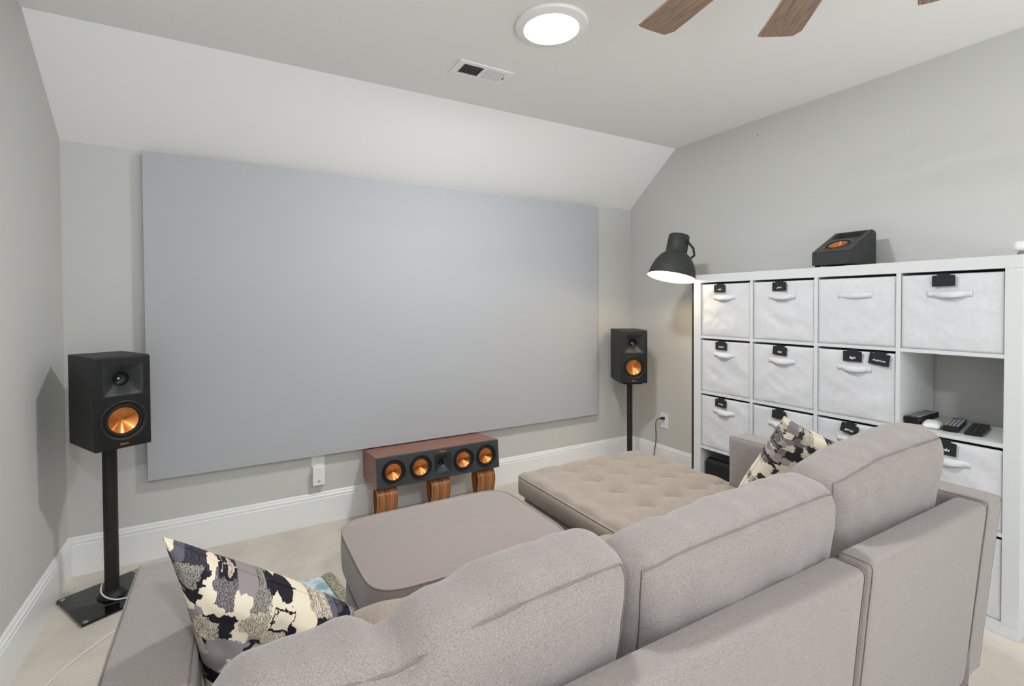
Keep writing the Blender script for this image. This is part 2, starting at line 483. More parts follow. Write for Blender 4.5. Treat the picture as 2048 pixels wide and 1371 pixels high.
# ------------------------------------------------------------------ ceiling light, vent
t = thing('ceiling_light', 'round white flush ceiling light, lit, beside the air vent', 'ceiling light', (1.212, 1.70, ZC))
bm = lathe(bmesh.new(), [(.112, -.004), (.112, -.017), (.118, -.021), (.150, -.012), (.154, -.006), (.154, -.0005), (.112, -.0005)], 72)
finish(bm, 'trim_ring', 'white_plastic', t, smooth=True, angle=40)
M['diffuser'] = mat('lit_diffuser', (1, 1, 1, 1), .5, emit=(1, 1, 1, 1), estr=6.0)
finish(lathe(bmesh.new(), [(0, -.021), (.06, -.0205), (.105, -.0185), (.1115, -.015), (.1115, -.004)], 72), 'diffuser', 'diffuser', t, smooth=True)
ld = bpy.data.lights.new('ceiling_lamp', 'AREA'); ld.shape = 'DISK'; ld.size = .21; ld.energy = CEILING_LAMP_W
ld.color = (.95, .98, 1.0)
lo = bpy.data.objects.new('ceiling_lamp', ld); COL.objects.link(lo); lo.parent = t; lo.location = (0, 0, -.024)
# unseen twin added behind the camera to fill low areas and left wall
t2 = thing('ceiling_light', 'unseen round white flush ceiling light added behind the viewer as fill', 'ceiling light', (.25, -1.0, ZC))
for ch in list(t.children):
    c2_ = ch.copy(); COL.objects.link(c2_); c2_.parent = t2
    if ch.type == 'LIGHT':
        c2_.data = ld.copy(); c2_.data.energy = REAR_FILL_W


t = thing('ceiling_vent', 'white metal air vent register set in the ceiling', 'vent', (1.143, 2.209, ZC))
bm = bmesh.new()
W2, D2 = .150, .0735
for a in ((-W2, W2, -D2, -.048), (-W2, W2, .048, D2), (-W2, -.116, -.048, .048), (.116, W2, -.048, .048), (-.006, .006, -.048, .048)):
    box(bm, a[0], a[1], a[2], a[3], -.006, -.0005, bev=.0012)
finish(bm, 'vent_frame', 'white_plastic', t)
finish(B(-.117, .117, -.049, .049, -.0012, -.0003), 'duct_opening', 'dark_slot', t)
def louvres(x0, x1, ang, name):
    bm = bmesh.new(); n = 9
    for i in range(n):
        x = x0+(x1-x0)*(i+.5)/n
        q = bmesh.new(); box(q, -.0055, .0055, -.048, .048, -.0004, .0004)
        me = bpy.data.meshes.new('t'); q.transform(Matrix.Translation((x, 0, -.0048)) @ Matrix.Rotation(ang, 4, 'Y')); q.to_mesh(me); q.free()
        bm.from_mesh(me); bpy.data.meshes.remove(me)
    return finish(bm, name, 'white_plastic', t)
louvres(-.116, -.006, math.radians(-48), 'louvre_bank')
louvres(.006, .116, math.radians(40), 'louvre_bank')
finish(B(.121, .124, -.012, .012, -.009, -.006), 'damper_lever', 'dark_slot', t)

# ------------------------------------------------------------------ ceiling fan (mostly above the frame)
fan = thing('ceiling_fan', 'ceiling fan with many weathered brown wood blades, hanging over the sofa', 'ceiling fan', (1.185, .419, ZC))
finish(lathe(bmesh.new(), [(0, -.0005), (.065, -.0005), (.065, -.02), (.03, -.045), (0.0135, -.05)], 40), 'canopy', 'black_metal', fan, smooth=True, angle=40)
finish(lathe(bmesh.new(), [(.012, -.04), (.012, -.16)], 20), 'downrod', 'black_metal', fan, smooth=True)
finish(lathe(bmesh.new(), [(0.012, -.15), (.05, -.155), (.13, -.18), (.145, -.21), (.145, -.245), (.12, -.27), (0, -.28)], 48), 'motor_housing', 'black_metal', fan, smooth=True, angle=40)
def blade_bm():
    R0, R1 = .155, .805
    poly = []
    w0, w1 = .040, .066
    for k in range(9):      # curved tip
        a = -w1+2*w1*k/8
        yy = a
        rr = math.sqrt(max(R1*R1-yy*yy, 0))
        if k == 0: rr -= .030
        if k == 8: rr -= .004
        poly.append((rr, yy))
    poly = [(R0, -w0)]+poly+[(R0, w0)]
    q = prism(bmesh.new(), poly, -.0035, .0035, 'Z')
    return q
blade_me = None
NB = 11
for i in range(NB):
    ang = math.radians(82.2-i*360/NB)
    if blade_me is None:
        o = finish(blade_bm(), 'blade', 'fan_wood', fan); blade_me = o.data
        bi = B(.12, .24, -.012, .012, -.008, -.0045, bev=.001); 
        io = finish(bi, 'blade_iron', 'black_metal', o); iron_me = io.data
    else:
        o = bpy.data.objects.new('blade', blade_me); COL.objects.link(o); o.parent = fan
        io = bpy.data.objects.new('blade_iron', iron_me); COL.objects.link(io); io.parent = o
    o.location = (0, 0, 2.25-ZC)
    o.rotation_euler = (math.radians(4), 0, ang)

# ------------------------------------------------------------------ speakers
def rect_ring(bm, rects):
    """loft successive 4-sided/32-gon loops, each given as list of points"""
    rows = [[bm.verts.new(p) for p in r] for r in rects]
    for a, b in zip(rows[:-1], rows[1:]):
        n = len(a)
        for i in range(n): bm.faces.new((a[i], a[(i+1) % n], b[(i+1) % n], b[i]))
    return bm, rows

def sq_pt(a, hw, hh):
    c, s = math.cos(a), math.sin(a)
    k = 1/max(abs(c), abs(s)); return (c*k*hw, s*k*hh)

def horn(parent, cx, cz, hw, hh, rt, yf):
    """square horn flaring from a round throat; front plane y=yf, facing -Y"""
    bm = bmesh.new(); n = 48; loops = []
    def L(f):
        return [f(2*PI*i/n+PI/4*0) for i in range(n)]
    def pt(a, blend, s, y):
        q = sq_pt(a, hw, hh); c = (math.cos(a)*rt, math.sin(a)*rt)
        x = (q[0]*(1-blend)+c[0]*blend)*s; z = (q[1]*(1-blend)+c[1]*blend)*s
        return (cx+x, y, cz+z)
    loops.append(L(lambda a: pt(a, 0, 1.0, yf+.002)))
    loops.append(L(lambda a: pt(a, 0, 1.0, yf-.001)))
    loops.append(L(lambda a: pt(a, 0, .965, yf-.001)))
    for b_, dy in ((.25, .006), (.55, .014), (.8, .022), (1.0, .030)):
        loops.append([pt(2*PI*i/n, b_, .965 if b_ < .5 else 1, yf+dy) for i in range(n)])
    rect_ring(bm, loops)
    o = finish(bm, 'horn', 'horn', parent, smooth=True, angle=35)
    bm = lathe(bmesh.new(), [(rt*1.0, 0), (rt*.9, -.008), (rt*.55, -.016), (0, -.018)], 32)
    finish(bm, 'horn_throat', 'black_satin', o, smooth=True, loc=(cx, yf+.030, cz), rot=(PI/2, 0, 0))
    bm = lathe(bmesh.new(), [(0, .007), (rt*.2, .004), (rt*.26, 0), (rt*.2, -.006)], 20)
    finish(bm, 'phase_plug', 'phase', o, smooth=True, loc=(cx-rt*.15, yf+.040, cz), rot=(PI/2, 0, 0))
    return o

def woofer(parent, cx, cz, R, yf, ring='trim_ring'):
    rot = (PI/2, 0, 0)   # local +Z -> -Y (outward)
    fr = finish(lathe(bmesh.new(), [(R*1.0, -.002), (R*1.0, .0022), (R*.985, .003), (R*.97, .002), (R*.84, .001), (R*.83, -.004)], 64), 'woofer_frame', 'black_satin', parent, smooth=True, angle=40, loc=(cx, yf, cz), rot=rot)
    finish(lathe(bmesh.new(), [(R*1.0, .0018), (R*1.005, .0030), (R*.982, .0034)], 64), 'chrome_ring', ring, fr, smooth=True)
    finish(lathe(bmesh.new(), [(R*.83, -.002), (R*.80, .003), (R*.75, .005), (R*.70, .003), (R*.66, -.003), (R*.65, -.006)], 64), 'rubber_surround', 'rubber', fr, smooth=True)
    finish(lathe(bmesh.new(), [(R*.66, -.005), (R*.45, -.013), (R*.25, -.0195), (R*.1, -.023), (0, -.024)], 64), 'cone', 'copper', fr, smooth=True)
    return fr

def bookshelf_speaker(label, loc, rz):
    """origin at cabinet base centre; front faces local -Y"""
    t = thing('bookshelf_speaker', label, 'speaker', loc, rz, group=None)
    w, d, h = .203, .302, .394
    cb = finish(B(-w/2, w/2, -d/2+.012, d/2, 0, h, bev=.0015), 'cabinet', 'black_ash', t)
    yf = -d/2
    ba = finish(B(-w/2+.001, w/2-.001, yf, yf+.012, .0, h-.004, bev=.003), 'baffle', 'black_satin', t)
    cut([cb, ba], [cyl(0, .118, .0828, yf-.01, yf+.07), lambda: B(-.0715, .0715, yf-.01, yf+.07, .295-.0685, .295+.0685)])
    horn(t, 0, .295, .073, .070, .031, yf)
    woofer(t, 0, .118, .084, yf)
    letters('lettering', 'Klipsch', .011, 'copper_letter', t, (0, yf-.0004, .0185), (PI/2, 0, 0), squash=1.0)
    for x in (-.07, .07):
        for y in (-.11, .11): finish(B(x-.01, x+.01, y-.01, y+.01, -.0065, .0, bev=.002), 'rubber_foot', 'rubber', t)
    return t

def speaker_stand(label, loc, rz, half, top, pole_r):
    t = thing('speaker_stand', label, 'speaker stand', loc, rz)
    b = finish(B(-half, half, -half, half, .004, .012, bev=.0015), 'base_plate', 'black_gloss', t)
    for x in (-1, 1):
        for y in (-1, 1):
            finish(lathe(bmesh.new(), [(0, .0024), (.007, .002), (.0105, .0004), (.0105, -.0115), (0, -.0115)], 24), 'corner_foot', 'phase', b, smooth=True, loc=(x*(half-.018), y*(half-.018), .012))
    finish(lathe(bmesh.new(), [(.055, .0122), (.055, .016), (.045, .028), (pole_r+.003, .040), (pole_r, .041)], 40), 'collar', 'black_metal', t, smooth=True, angle=50)
    finish(lathe(bmesh.new(), [(pole_r, .03), (pole_r, top-.006)], 40), 'pole', 'black_metal', t, smooth=True)
    finish(B(-.07, .07, -.09, .09, top-.006, top-.0005, bev=.001), 'top_plate', 'black_metal', t)
    return t

RL = math.atan2(.465, .885)          # left speaker turned toward the seats
SZ = .696
speaker_stand('black pole speaker stand with glass base in the left corner', (-.470, 2.748, 0), RL, .155, SZ, .027)
bookshelf_speaker('black speaker with copper cone in the left corner, beside the screen', (-.463, 2.734, SZ+.0066), RL)
RR = -math.atan2(.48, .875)
speaker_stand('slim black pole speaker stand in the far right corner behind the chaise', (2.700, 2.772, 0), RR, .14, SZ+.012, .021)
bookshelf_speaker('black speaker with copper cone in the right corner, near the floor lamp', (2.716, 2.800, SZ+.0186), RR)

# centre speaker on three bentwood stands
cs = thing('centre_speaker', 'long wood-cased centre speaker with four copper cones, below the screen', 'speaker', (1.124, 2.722, .2605), rot=(math.radians(-4.5), 0, 0))
cw, cd, ch = .79, .325, .176
cb = finish(B(-cw/2, cw/2, .018, cd, 0, ch, bev=.0015), 'cabinet', 'cherry', cs)
ba = finish(B(-cw/2, cw/2, 0, .018, 0, ch, bev=.004), 'baffle', 'baffle_ash', cs)
cut([cb, ba], [cyl(x, .086, .070, -.01, .07) for x in (-.298, -.133, .146, .302)]+[lambda: B(.008-.0545, .008+.0545, -.01, .07, .086-.0585, .086+.0585)])
for x in (-.298, -.133, .146, .302):
    woofer(cs, x, .086, .071, 0, ring='black_satin')
horn(cs, .008, .086, .056, .060, .016, 0)
letters('lettering', 'Klipsch', .015, 'copper_letter', cs, (.008, -.0006, .160), (PI/2, 0, 0))

def bent_stand(label, x):
    t = thing('bentwood_stand', label, 'stand', (x, 2.722, 0), group=None)
    # ribbon profile in Y-Z: narrow arch that pinches in and flares into feet
    half = [(.000, .2545), (.022, .250), (.040, .236), (.050, .212), (.052, .185), (.046, .150), (.036, .115), (.029, .085), (.030, .055), (.042, .028), (.062, .010), (.085, .0035)]
    path = smooth_path([(0, -y, z) for y, z in half[::-1]]+[(0, y, z) for y, z in half[1:]], 5)
    pts = [(p.y, p.z) for p in path]
    th = .007
    n = len(pts); off = []
    for i, p in enumerate(pts):
        a = pts[max(i-1, 0)]; b = pts[min(i+1, n-1)]
        dx, dz = b[0]-a[0], b[1]-a[1]; l = math.hypot(dx, dz)
        off.append((p[0]+dz/l*th, p[1]-dx/l*th))
    bm = bmesh.new(); HW = .060
    rows = []
    for x0 in (-HW, HW):
        rows.append(([bm.verts.new((x0, p[0]+.058, max(p[1], .0005))) for p in pts], [bm.verts.new((x0, p[0]+.058, max(p[1], .0005))) for p in off]))
    (A, Ao), (C, Co) = rows
    for i in range(n-1):
        bm.faces.new((A[i], A[i+1], C[i+1], C[i])); bm.faces.new((Ao[i], Ao[i+1], Co[i+1], Co[i]))
    finish(bm, 'plywood_band', 'walnut_ply', t, smooth=True)
    bm = bmesh.new()
    for x0 in (-HW-.0003, HW+.0003):
        a = [bm.verts.new((x0, p[0]+.058, max(p[1], .0005))) for p in pts]; b = [bm.verts.new((x0, p[0]+.058, max(p[1], .0005))) for p in off]
        for i in range(n-1): bm.faces.new((a[i], a[i+1], b[i+1], b[i]))
    finish(bm, 'pale_edge', 'ply_edge', t)
    return t
bent_stand('bent walnut plywood stand under the left end of the centre speaker', .790)
bent_stand('bent walnut plywood stand under the middle of the centre speaker', 1.120)
bent_stand('bent walnut plywood stand under the right end of the centre speaker', 1.432)

# angled speaker on top of the shelf
def atmos(label, loc, rz, scale=1.0):
    t = thing('angled_speaker', label, 'speaker', loc, rz)
    # local: front (low face) toward -Y, width along X
    w = .178; d = .258; h0 = .074; h1 = .186
    k = 1.0
    prof = [(0, .012), (0, h0), (d-.03, h1+.004), (d-.012, h1+.002), (d, h1-.012), (d, .012)]
    cb = finish(prism(bmesh.new(), prof, -w/2, w/2, 'X', bev=.001), 'cabinet', 'black_ash', t)
    sl = math.atan2(h1+.004-h0, d-.03); ln = math.hypot(d-.03, h1+.004-h0)
    top = thing('slanted_face', '', '', (0, 0, h0), rot=(sl, 0, 0)); del top['label']; del top['category']
    bpy.data.objects.remove(top)
    R = Matrix.Translation((0, 0, h0)) @ Matrix.Rotation(sl, 4, 'X')
    q = B(-w/2+.001, w/2-.001, .001, ln-.001, 0, .006, bev=.002); q.transform(R)
    bf = finish(q, 'baffle', 'baffle_grey', t)
    def hole():
        q = lathe(bmesh.new(), [(0, -.03), (.053, -.03), (.053, .03), (0, .03)], 40); q.transform(R @ Matrix.Translation((0, .084, 0))); return q
    def hole2():
        q = B(-.058, .058, -.030, .030, -.03, .03); q.transform(R @ Matrix.Translation((0, .205, 0))); return q
    cut([cb, bf], [hole, hole2])
    rr = .064
    for nm, prof2, mt in (('woofer_frame', [(rr, .0062), (rr, .0085), (rr*.85, .0082), (rr*.84, .004)], 'trim_ring'),
                          ('rubber_surround', [(rr*.84, .006), (rr*.78, .011), (rr*.7, .010), (rr*.66, .0045)], 'rubber')):
        q = lathe(bmesh.new(), prof2, 48); q.transform(R @ Matrix.Translation((0, .084, 0)))
        finish(q, nm, mt, t, smooth=True)
    o = finish(lathe(bmesh.new(), [(rr*.67, .0055), (rr*.4, -.006), (rr*.1, -.014), (0, -.0145)], 48), 'cone', 'copper', t, smooth=True)
    o.matrix_local = R @ Matrix.Translation((0, .084, 0))
    q = bmesh.new()
    n = 40; loops = []
    for s_, dz, bl in ((1, .0062, 0), (1, .0075, 0), (.90, .0075, 0), (.84, .002, .3), (.5, -.02, .9)):
        lp = []
        for i in range(n):
            a = 2*PI*i/n; p = sq_pt(a, .066, .038); c = (math.cos(a)*.036, math.sin(a)*.03)
            lp.append(((p[0]*(1-bl)+c[0]*bl)*s_, (p[1]*(1-bl)+c[1]*bl)*s_, dz))
        loops.append(lp)
    _, rows = rect_ring(q, loops); q.faces.new(rows[-1])
    q.transform(R @ Matrix.Translation((0, .205, 0)))
    finish(q, 'horn', 'rubber', t, smooth=True, angle=30)
    for x in (-.07, .07):
        for y in (.02, .19): finish(B(x-.01, x+.01, y-.01, y+.01, .0005, .012, bev=.002), 'rubber_foot', 'rubber', t)
    return t

# ------------------------------------------------------------------ shelf unit and bins
SX, SYF, SD = 2.635, 2.129, .345      # front plane, far end, depth
SO, SC, SDV = .05, .335, .016
SH = 2*SO+4*SC+3*SDV
su = thing('shelf_unit', 'large white square-grid shelf unit against the right wall', 'shelf unit', (SX, SYF-SH, 0))
finish(B(0, SD, 0, SH, SH-SO, SH, bev=.001), 'top_panel', 'laminate', su)
finish(B(0, SD, 0, SH, .0005, SO, bev=.001), 'bottom_panel', 'laminate', su)
for y in (0, SH-SO):
    finish(B(0, SD, y, y+SO, SO+.0003, SH-SO-.0003, bev=.001), 'side_panel', 'laminate', su)
for i in range(1, 4):
    y = SO+i*SC+(i-1)*SDV
    finish(B(.001, SD-.001, y, y+SDV, SO+.0003, SH-SO-.0003), 'divider', 'laminate', su)
def cell_y(c):          # c = 0 far .. 3 near ; returns y0 (near side) in world
    return SYF-SO-c*(SC+SDV)-SC
def cell_z(r):          # r = 0 top .. 3 bottom ; returns bottom z
    return SH-SO-r*(SC+SDV)-SC
for c in range(4):
    for r in range(3):
        y0 = cell_y(c)-(SYF-SH); z = cell_z(r)
        finish(B(.002, SD-.002, y0+.0003, y0+SC-.0003, z-SDV, z), 'shelf_board', 'laminate', su)

def bin_(c, r, label, tags=(), seed=0, strap_flat=False, fwd=0.0):
    y0, z0 = cell_y(c), cell_z(r)
    yc = y0+SC/2
    t = thing('storage_bin', label, 'storage bin', (SX+.006-fwd, yc, z0+.0008))
    hw, hh, dp = .1650, .320, .325
    # front panel with soft wrinkles (local +X goes into the shelf)
    bm = bmesh.new(); n = 26; G = []
    for i in range(n+1):
        row = []
        for j in range(n+1):
            u = -1+2*i/n; v = j/n
            y = u*hw; z = v*hh
            e = (1-u**8)*(1-(2*v-1)**8)
            w1 = noise.noise(Vector((u*1.1+seed*3.1+v*1.2, v*4.0-u*1.4*((seed % 3)-1), seed*1.7)))
            w2 = noise.noise(Vector((u*2+seed, v*9-u*2.2, seed*.7)))
            w3 = 1-abs(noise.noise(Vector((u*1.3+seed*2.3, v*3.2+u*(1.5 if seed % 2 else -1.2), seed*.9))))*6
            x = .002-(w1*.006+w2*.002+max(0, w3)*.0022)*e-.004*(1-u*u)*e
            row.append(bm.verts.new((x, y+.002*w1*v, z)))
        G.append(row)
    for i in range(n):
        for j in range(n): bm.faces.new((G[i][j], G[i+1][j], G[i+1][j+1], G[i][j+1]))
    fo = finish(bm, 'front_panel', 'binfab', t, smooth=True)
    sm = fo.modifiers.new('thick', 'SOLIDIFY'); sm.thickness = .003; sm.offset = -1 if False else 1
    bm = bmesh.new()
    box(bm, .0065, dp, -hw, -hw+.004, 0, hh-.002); box(bm, .0065, dp, hw-.004, hw, 0, hh-.002)
    box(bm, dp-.004, dp, -hw+.004, hw-.004, 0, hh-.002); box(bm, .0065, dp-.004, -hw+.004, hw-.004, 0, .004)
    finish(bm, 'bin_body', 'binfab', t)
    # stitched rim
    finish(tube(bmesh.new(), [(.0035, -hw+.001, hh), (.0035, hw-.001, hh)], .0022, 6), 'hem', 'binfab', t)
    # handle strap: ends sewn flat, middle bulging outward
    bm = bmesh.new(); m_ = 20; rows = []
    for i in range(m_+1):
        u = -1+2*i/m_; bulge = max(0, 1-(u/.72)**2)**1.0*(.35 if strap_flat else 1)
        y = u*.072
        zt = .251+.001*bulge; zb = .226-.003*bulge; xb = -.0050-.004*abs(noise.noise(Vector((u*2, seed, 0))))*bulge
        rows.append((bm.verts.new((xb-.006*bulge, y, zt)), bm.verts.new((xb-.015*bulge, y, (zt+zb)/2)), bm.verts.new((xb-.021*bulge, y, zb))))
    for a, b in zip(rows[:-1], rows[1:]):
        bm.faces.new((a[0], b[0], b[1], a[1])); bm.faces.new((a[1], b[1], b[2], a[2]))
    so = finish(bm, 'handle_strap', 'binfab', t, smooth=True)
    s2 = so.modifiers.new('thick', 'SOLIDIFY'); s2.thickness = .0012
    for (dy, ang, word, wd, hg, tz) in tags:
        poly = [(-wd/2, 0), (wd/2, 0), (wd/2, hg-.003), (wd/2-.003, hg), (wd*.28, hg), (wd*.27, hg+.008), (-wd*.27, hg+.008), (-wd*.28, hg), (-wd/2+.003, hg), (-wd/2, hg-.003)]
        # local x (poly) runs toward -Y in the world so that text reads from the room
        bm = prism(bmesh.new(), poly, -.0012, .0012, 'Y')
        box(bm, -wd*.26, wd*.26, .0012, .017, hg+.0055, hg+.008)
        tg = finish(bm, 'label_tag', 'chalk', t, loc=(-.0115, dy, hh-.003-hg+tz), rot=(0, ang, -PI/2))
        if word:
            letters('lettering', word, (.0175 if hg > .048 else .0155) if len(word) < 8 else .0115, 'chalk_white', tg, (0, -.0014, hg*.40), (PI/2, 0, 0), shear=.35, depth=.0002, spacing=.92)
    return t
TW, TH_ = .066, .040
bin_(0, 0, 'white fabric storage bin with a small black tag reading misc', [(.026, 0, 'misc', .076, .047, 0)], 1)
bin_(1, 0, 'white fabric storage bin with a black tag reading yarn', [(.010, 0, 'yarn', .076, .047, 0)], 2)
bin_(2, 0, 'white fabric storage bin with no tag, in the top row', [], 3, strap_flat=True)
bin_(3, 0, 'white fabric storage bin with blank black tag, below the small white camera device', [(.016, 0, '', .076, .047, 0)], 4)
bin_(0, 1, 'white fabric storage bin with a black tag, directly below the bin tagged misc', [(.016, math.radians(2), 'switch', .076, .047, 0)], 5)
bin_(1, 1, 'white fabric storage bin with a black tag, directly below the bin tagged yarn', [(.008, math.radians(5), 'kids', .076, .047, 0)], 6)
bin_(2, 1, 'white fabric storage bin with two black tags hung side by side on its rim', [(.004, 0, 'lego', .080, .050, .004), (-.103, math.radians(8), 'headphones', .082, .054, .002)], 7)
bin_(0, 2, 'white fabric storage bin with a black tag reading building', [(.018, math.radians(3), 'building', .076, .047, 0)], 8)
bin_(1, 2, 'white fabric storage bin with a blank black tag, partly behind the patterned pillow', [(.010, math.radians(4), '', .076, .047, 0)], 9)
bin_(2, 2, 'white fabric storage bin with a tilted black tag reading games', [(.020, math.radians(13), 'games', .076, .047, 0)], 10)
bin_(3, 2, 'white fabric storage bin with a black tag reading books, below the remotes', [(.012, math.radians(2), 'books', .084, .054, .002)], 11)
bin_(3, 3, 'white fabric storage bin in the bottom row nearest the camera, mostly hidden by the sofa', [], 12)

# angled speakers: one on top of the unit, one dark in the bottom cubby
atmos('black wedge speaker with copper cone on top of the white shelf unit', (2.672, 1.335, SH+.0004), -PI/2)
w_ = atmos('black wedge speaker stored in the open bottom cubby, its tall side facing out', (2.975, 1.955, SO+.0004), PI/2)
w_.scale = (1.22, 1.2, 1.42)
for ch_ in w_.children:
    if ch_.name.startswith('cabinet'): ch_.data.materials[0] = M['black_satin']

# small white device at the right end of the unit top
t = thing('small_camera_device', 'small white rounded device on a grey foot, on the shelf unit top', 'device', (2.80, .684, SH))
finish(Cush(.040, .058, .042, r=.0195).mesh(14, 14, 14), 'housing', 'white_plastic', t, smooth=True, loc=(0, 0, .044))
finish(lathe(bmesh.new(), [(0, .0005), (.022, .0005), (.022, .003), (.010, .025), (0, .025)], 24), 'foot', 'grey_plastic', t, smooth=True, angle=40)

# things in the open cubby (shelf surface z)
CZ = cell_z(1)
def remote(label, p0, p1, w, th, z, mats, body='black_satin', rows=8, cols=3, tilt=0.0, area=(.08, .9)):
    """p0: near end centre, p1: far end centre (x, y)"""
    d = Vector((p1[0]-p0[0], p1[1]-p0[1], 0)); L_ = d.length
    rz = math.atan2(d.y, d.x)
    t = thing('remote_control', label, 'remote control', (p0[0], p0[1], z), rot=(0, -tilt, rz))
    finish(B(0, L_, -w/2, w/2, .0005, th, bev=.003), 'body', body, t)
    for k, mname in enumerate(mats):
        bm = bmesh.new()
        for i in range(rows):
            if i % len(mats) != k: continue
            for j in range(cols):
                x = L_*(area[0]+(area[1]-area[0])*(i+.5)/rows); y = -w/2+w*(j+.5)/cols
                sx = L_*(area[1]-area[0])/rows*.32; sy = w/cols*.33
                box(bm, x-sx, x+sx, y-sy, y+sy, th-.0005, th+.0018)
        finish(bm, 'buttons', mname, t)
    return t
remote('silver remote lying flat, partly under the thick black remote', (2.668, .985), (2.86, .993), .048, .014, CZ, ['rubber'], 'silver_plastic', 5, 3)
remote('thick black remote with grey keys, tilted on the silver remote at the cubby left', (2.664, .995), (2.895, .999), .050, .026, CZ+.0175, ['btn_grey'], 'black_satin', 9, 3)
remote('black remote with grey and red keys, between the mouse and slim remote', (2.695, .868), (2.915, .908), .050, .024, CZ, ['btn_grey'], 'black_satin', 10, 4)
rr_ = [o for o in COL.objects if o.name.startswith('remote_control')][-1]
finish(B(.012, .022, .010, .019, .0235, .0262, bev=.001), 'power_button', 'btn_red', rr_)
remote('slim flat dark remote nearest the right side of the cubby', (2.695, .796), (2.925, .836), .055, .014, CZ, ['horn'], 'black_satin', 10, 3)
t = thing('computer_mouse', 'white computer mouse among the remotes in the open cubby', 'computer mouse', (2.735, .945, CZ), math.radians(15))
def mouse_fn(q, u, v, w):
    if q.z > 0: q.z *= 1-.35*(q.x/.06)**2
    else: q.z = max(q.z, -.012)
    return q
finish(Cush(.110, .058, .026, r=.0125, puff=(.004, .005, .005), fn=mouse_fn).mesh(20, 14, 10), 'shell', 'white_plastic', t, smooth=True, loc=(0, 0, .0135))
finish(B(-.04, .04, -.018, .018, .0004, .003), 'glide_foot', 'grey_plastic', t)

# ------------------------------------------------------------------ floor lamp
PXL = (2.83, 2.292)
lamp = thing('floor_lamp', 'dark grey industrial floor lamp with a lit bell shade in the corner', 'floor lamp', (PXL[0], PXL[1], 0))
finish(lathe(bmesh.new(), [(0, .0005), (.14, .0005), (.142, .006), (.13, .016), (.03, .026), (.012, .034), (0, .034)], 48), 'base', 'lampgrey', lamp, smooth=True, angle=40)
finish(lathe(bmesh.new(), [(.0085, .03), (.0085, 1.545)], 20), 'pole', 'lampgrey', lamp, smooth=True)
axis = Vector((.245, -.012, .965)).normalized()
rim = Vector((2.566, 2.250, 1.482))-Vector((PXL[0], PXL[1], 0))
z_ = axis; x_ = Vector((0, 1, 0)).cross(z_).normalized(); y_ = z_.cross(x_)
SM = Matrix(((x_.x, y_.x, z_.x, rim.x), (x_.y, y_.y, z_.y, rim.y), (x_.z, y_.z, z_.z, rim.z), (0, 0, 0, 1)))
sh = bpy.data.objects.new('lamp_shade', None)
outer = [(.160, -.004), (.161, 0), (.155, .003), (.150, .03), (.141, .065), (.125, .105), (.100, .143), (.078, .163), (.072, .168), (.069, .172), (.069, .215), (.068, .285), (.064, .293), (.02, .297), (0, .297)]
so = finish(lathe(bmesh.new(), outer, 64), 'lamp_shade', 'lampgrey', lamp, smooth=True, angle=50)
so.matrix_local = SM @ Matrix.Scale(.975, 4)
inner = [(.1585, -.003), (.1525, .004), (.1475, .03), (.1385, .065), (.1225, .104), (.097, .141), (.060, .150), (0, .152)]
bpy.data.objects.remove(sh)
finish(lathe(bmesh.new(), inner, 64), 'shade_lining', 'lampwhite', so, smooth=True)
M['bulb'] = mat('lit_bulb', (1, 1, 1, 1), .5, emit=(1.0, .85, .6, 1), estr=8.0)
finish(lathe(bmesh.new(), [(0, .045), (.02, .05), (.031, .068), (.031, .085), (.02, .11), (.014, .145)], 24), 'bulb', 'bulb', so, smooth=True)
ll = bpy.data.lights.new('lamp_glow', 'POINT'); ll.energy = FLOOR_LAMP_W; ll.color = (1.0, .78, .50); ll.shadow_soft_size = .03
lo = bpy.data.objects.new('lamp_glow', ll); COL.objects.link(lo); lo.parent = so; lo.location = (0, 0, .03)
# yoke bracket from the shade neck to the pole top
def shade_pt(x, y, z): return SM @ Vector((x, y, z))
top = Vector((0, 0, 1.655))
for s in (-1, 1):
    bm = tube(bmesh.new(), [shade_pt(.01, s*.074, .236), shade_pt(.07, s*.072, .212), shade_pt(.112, s*.055, .178), shade_pt(.108, s*.02, .150), shade_pt(.095, 0, .142)], .0075, 8)
    finish(bm, 'yoke_arm', 'lampgrey', lamp, smooth=True)
    q = lathe(bmesh.new(), [(0, .012), (.009, .010), (.010, 0), (0, 0)], 20)
    q.transform(SM @ Matrix.Translation((0, s*.069, .24)) @ Matrix.Rotation(-s*PI/2, 4, 'X'))
    finish(q, 'knob', 'black_metal', lamp, smooth=True, angle=40)
bm = tube(bmesh.new(), smooth_path([shade_pt(.095, 0, .142), shade_pt(.14, 0, .12), Vector((-.012, 0, 1.55)), Vector((0, 0, 1.52))], 8), .0075, 10)
finish(bm, 'bracket', 'lampgrey', lamp, smooth=True)

# ------------------------------------------------------------------ outlets, plug-in device, cord
def outlet(name, label, loc, rz):
    t = thing(name, label, 'wall outlet', loc, rz)      # plate in local XZ, facing -Y
    finish(B(-.038, .038, -.006, -.0004, -.060, .060, bev=.002), 'cover_plate', 'white_plastic', t)
    for z in (-.0195, .0195):
        q = lathe(bmesh.new(), [(.0165, -.0005), (.0165, .0025), (0, .0025)], 32); q.transform(Matrix.Translation((0, -.0055, z)) @ Matrix.Rotation(PI/2, 4, 'X'))
        rc = finish(q, 'receptacle', 'trim', t)
        bm = bmesh.new()
        box(bm, -.0072, -.0052, -.0088, -.0078, z-.001, z+.007); box(bm, .0052, .0072, -.0088, -.0078, z-.0005, z+.0065)
        box(bm, -.002, .002, -.0088, -.0078, z-.0095, z-.006)
        finish(bm, 'slots', 'dark_slot', rc)
    finish(B(-.002, .002, -.0075, -.006, -.002, .002), 'screw', 'silver_plastic', t)
    return t
outlet('wall_outlet', 'white wall outlet below the screen, holding a plug-in device', (.463, YB, .365), 0)
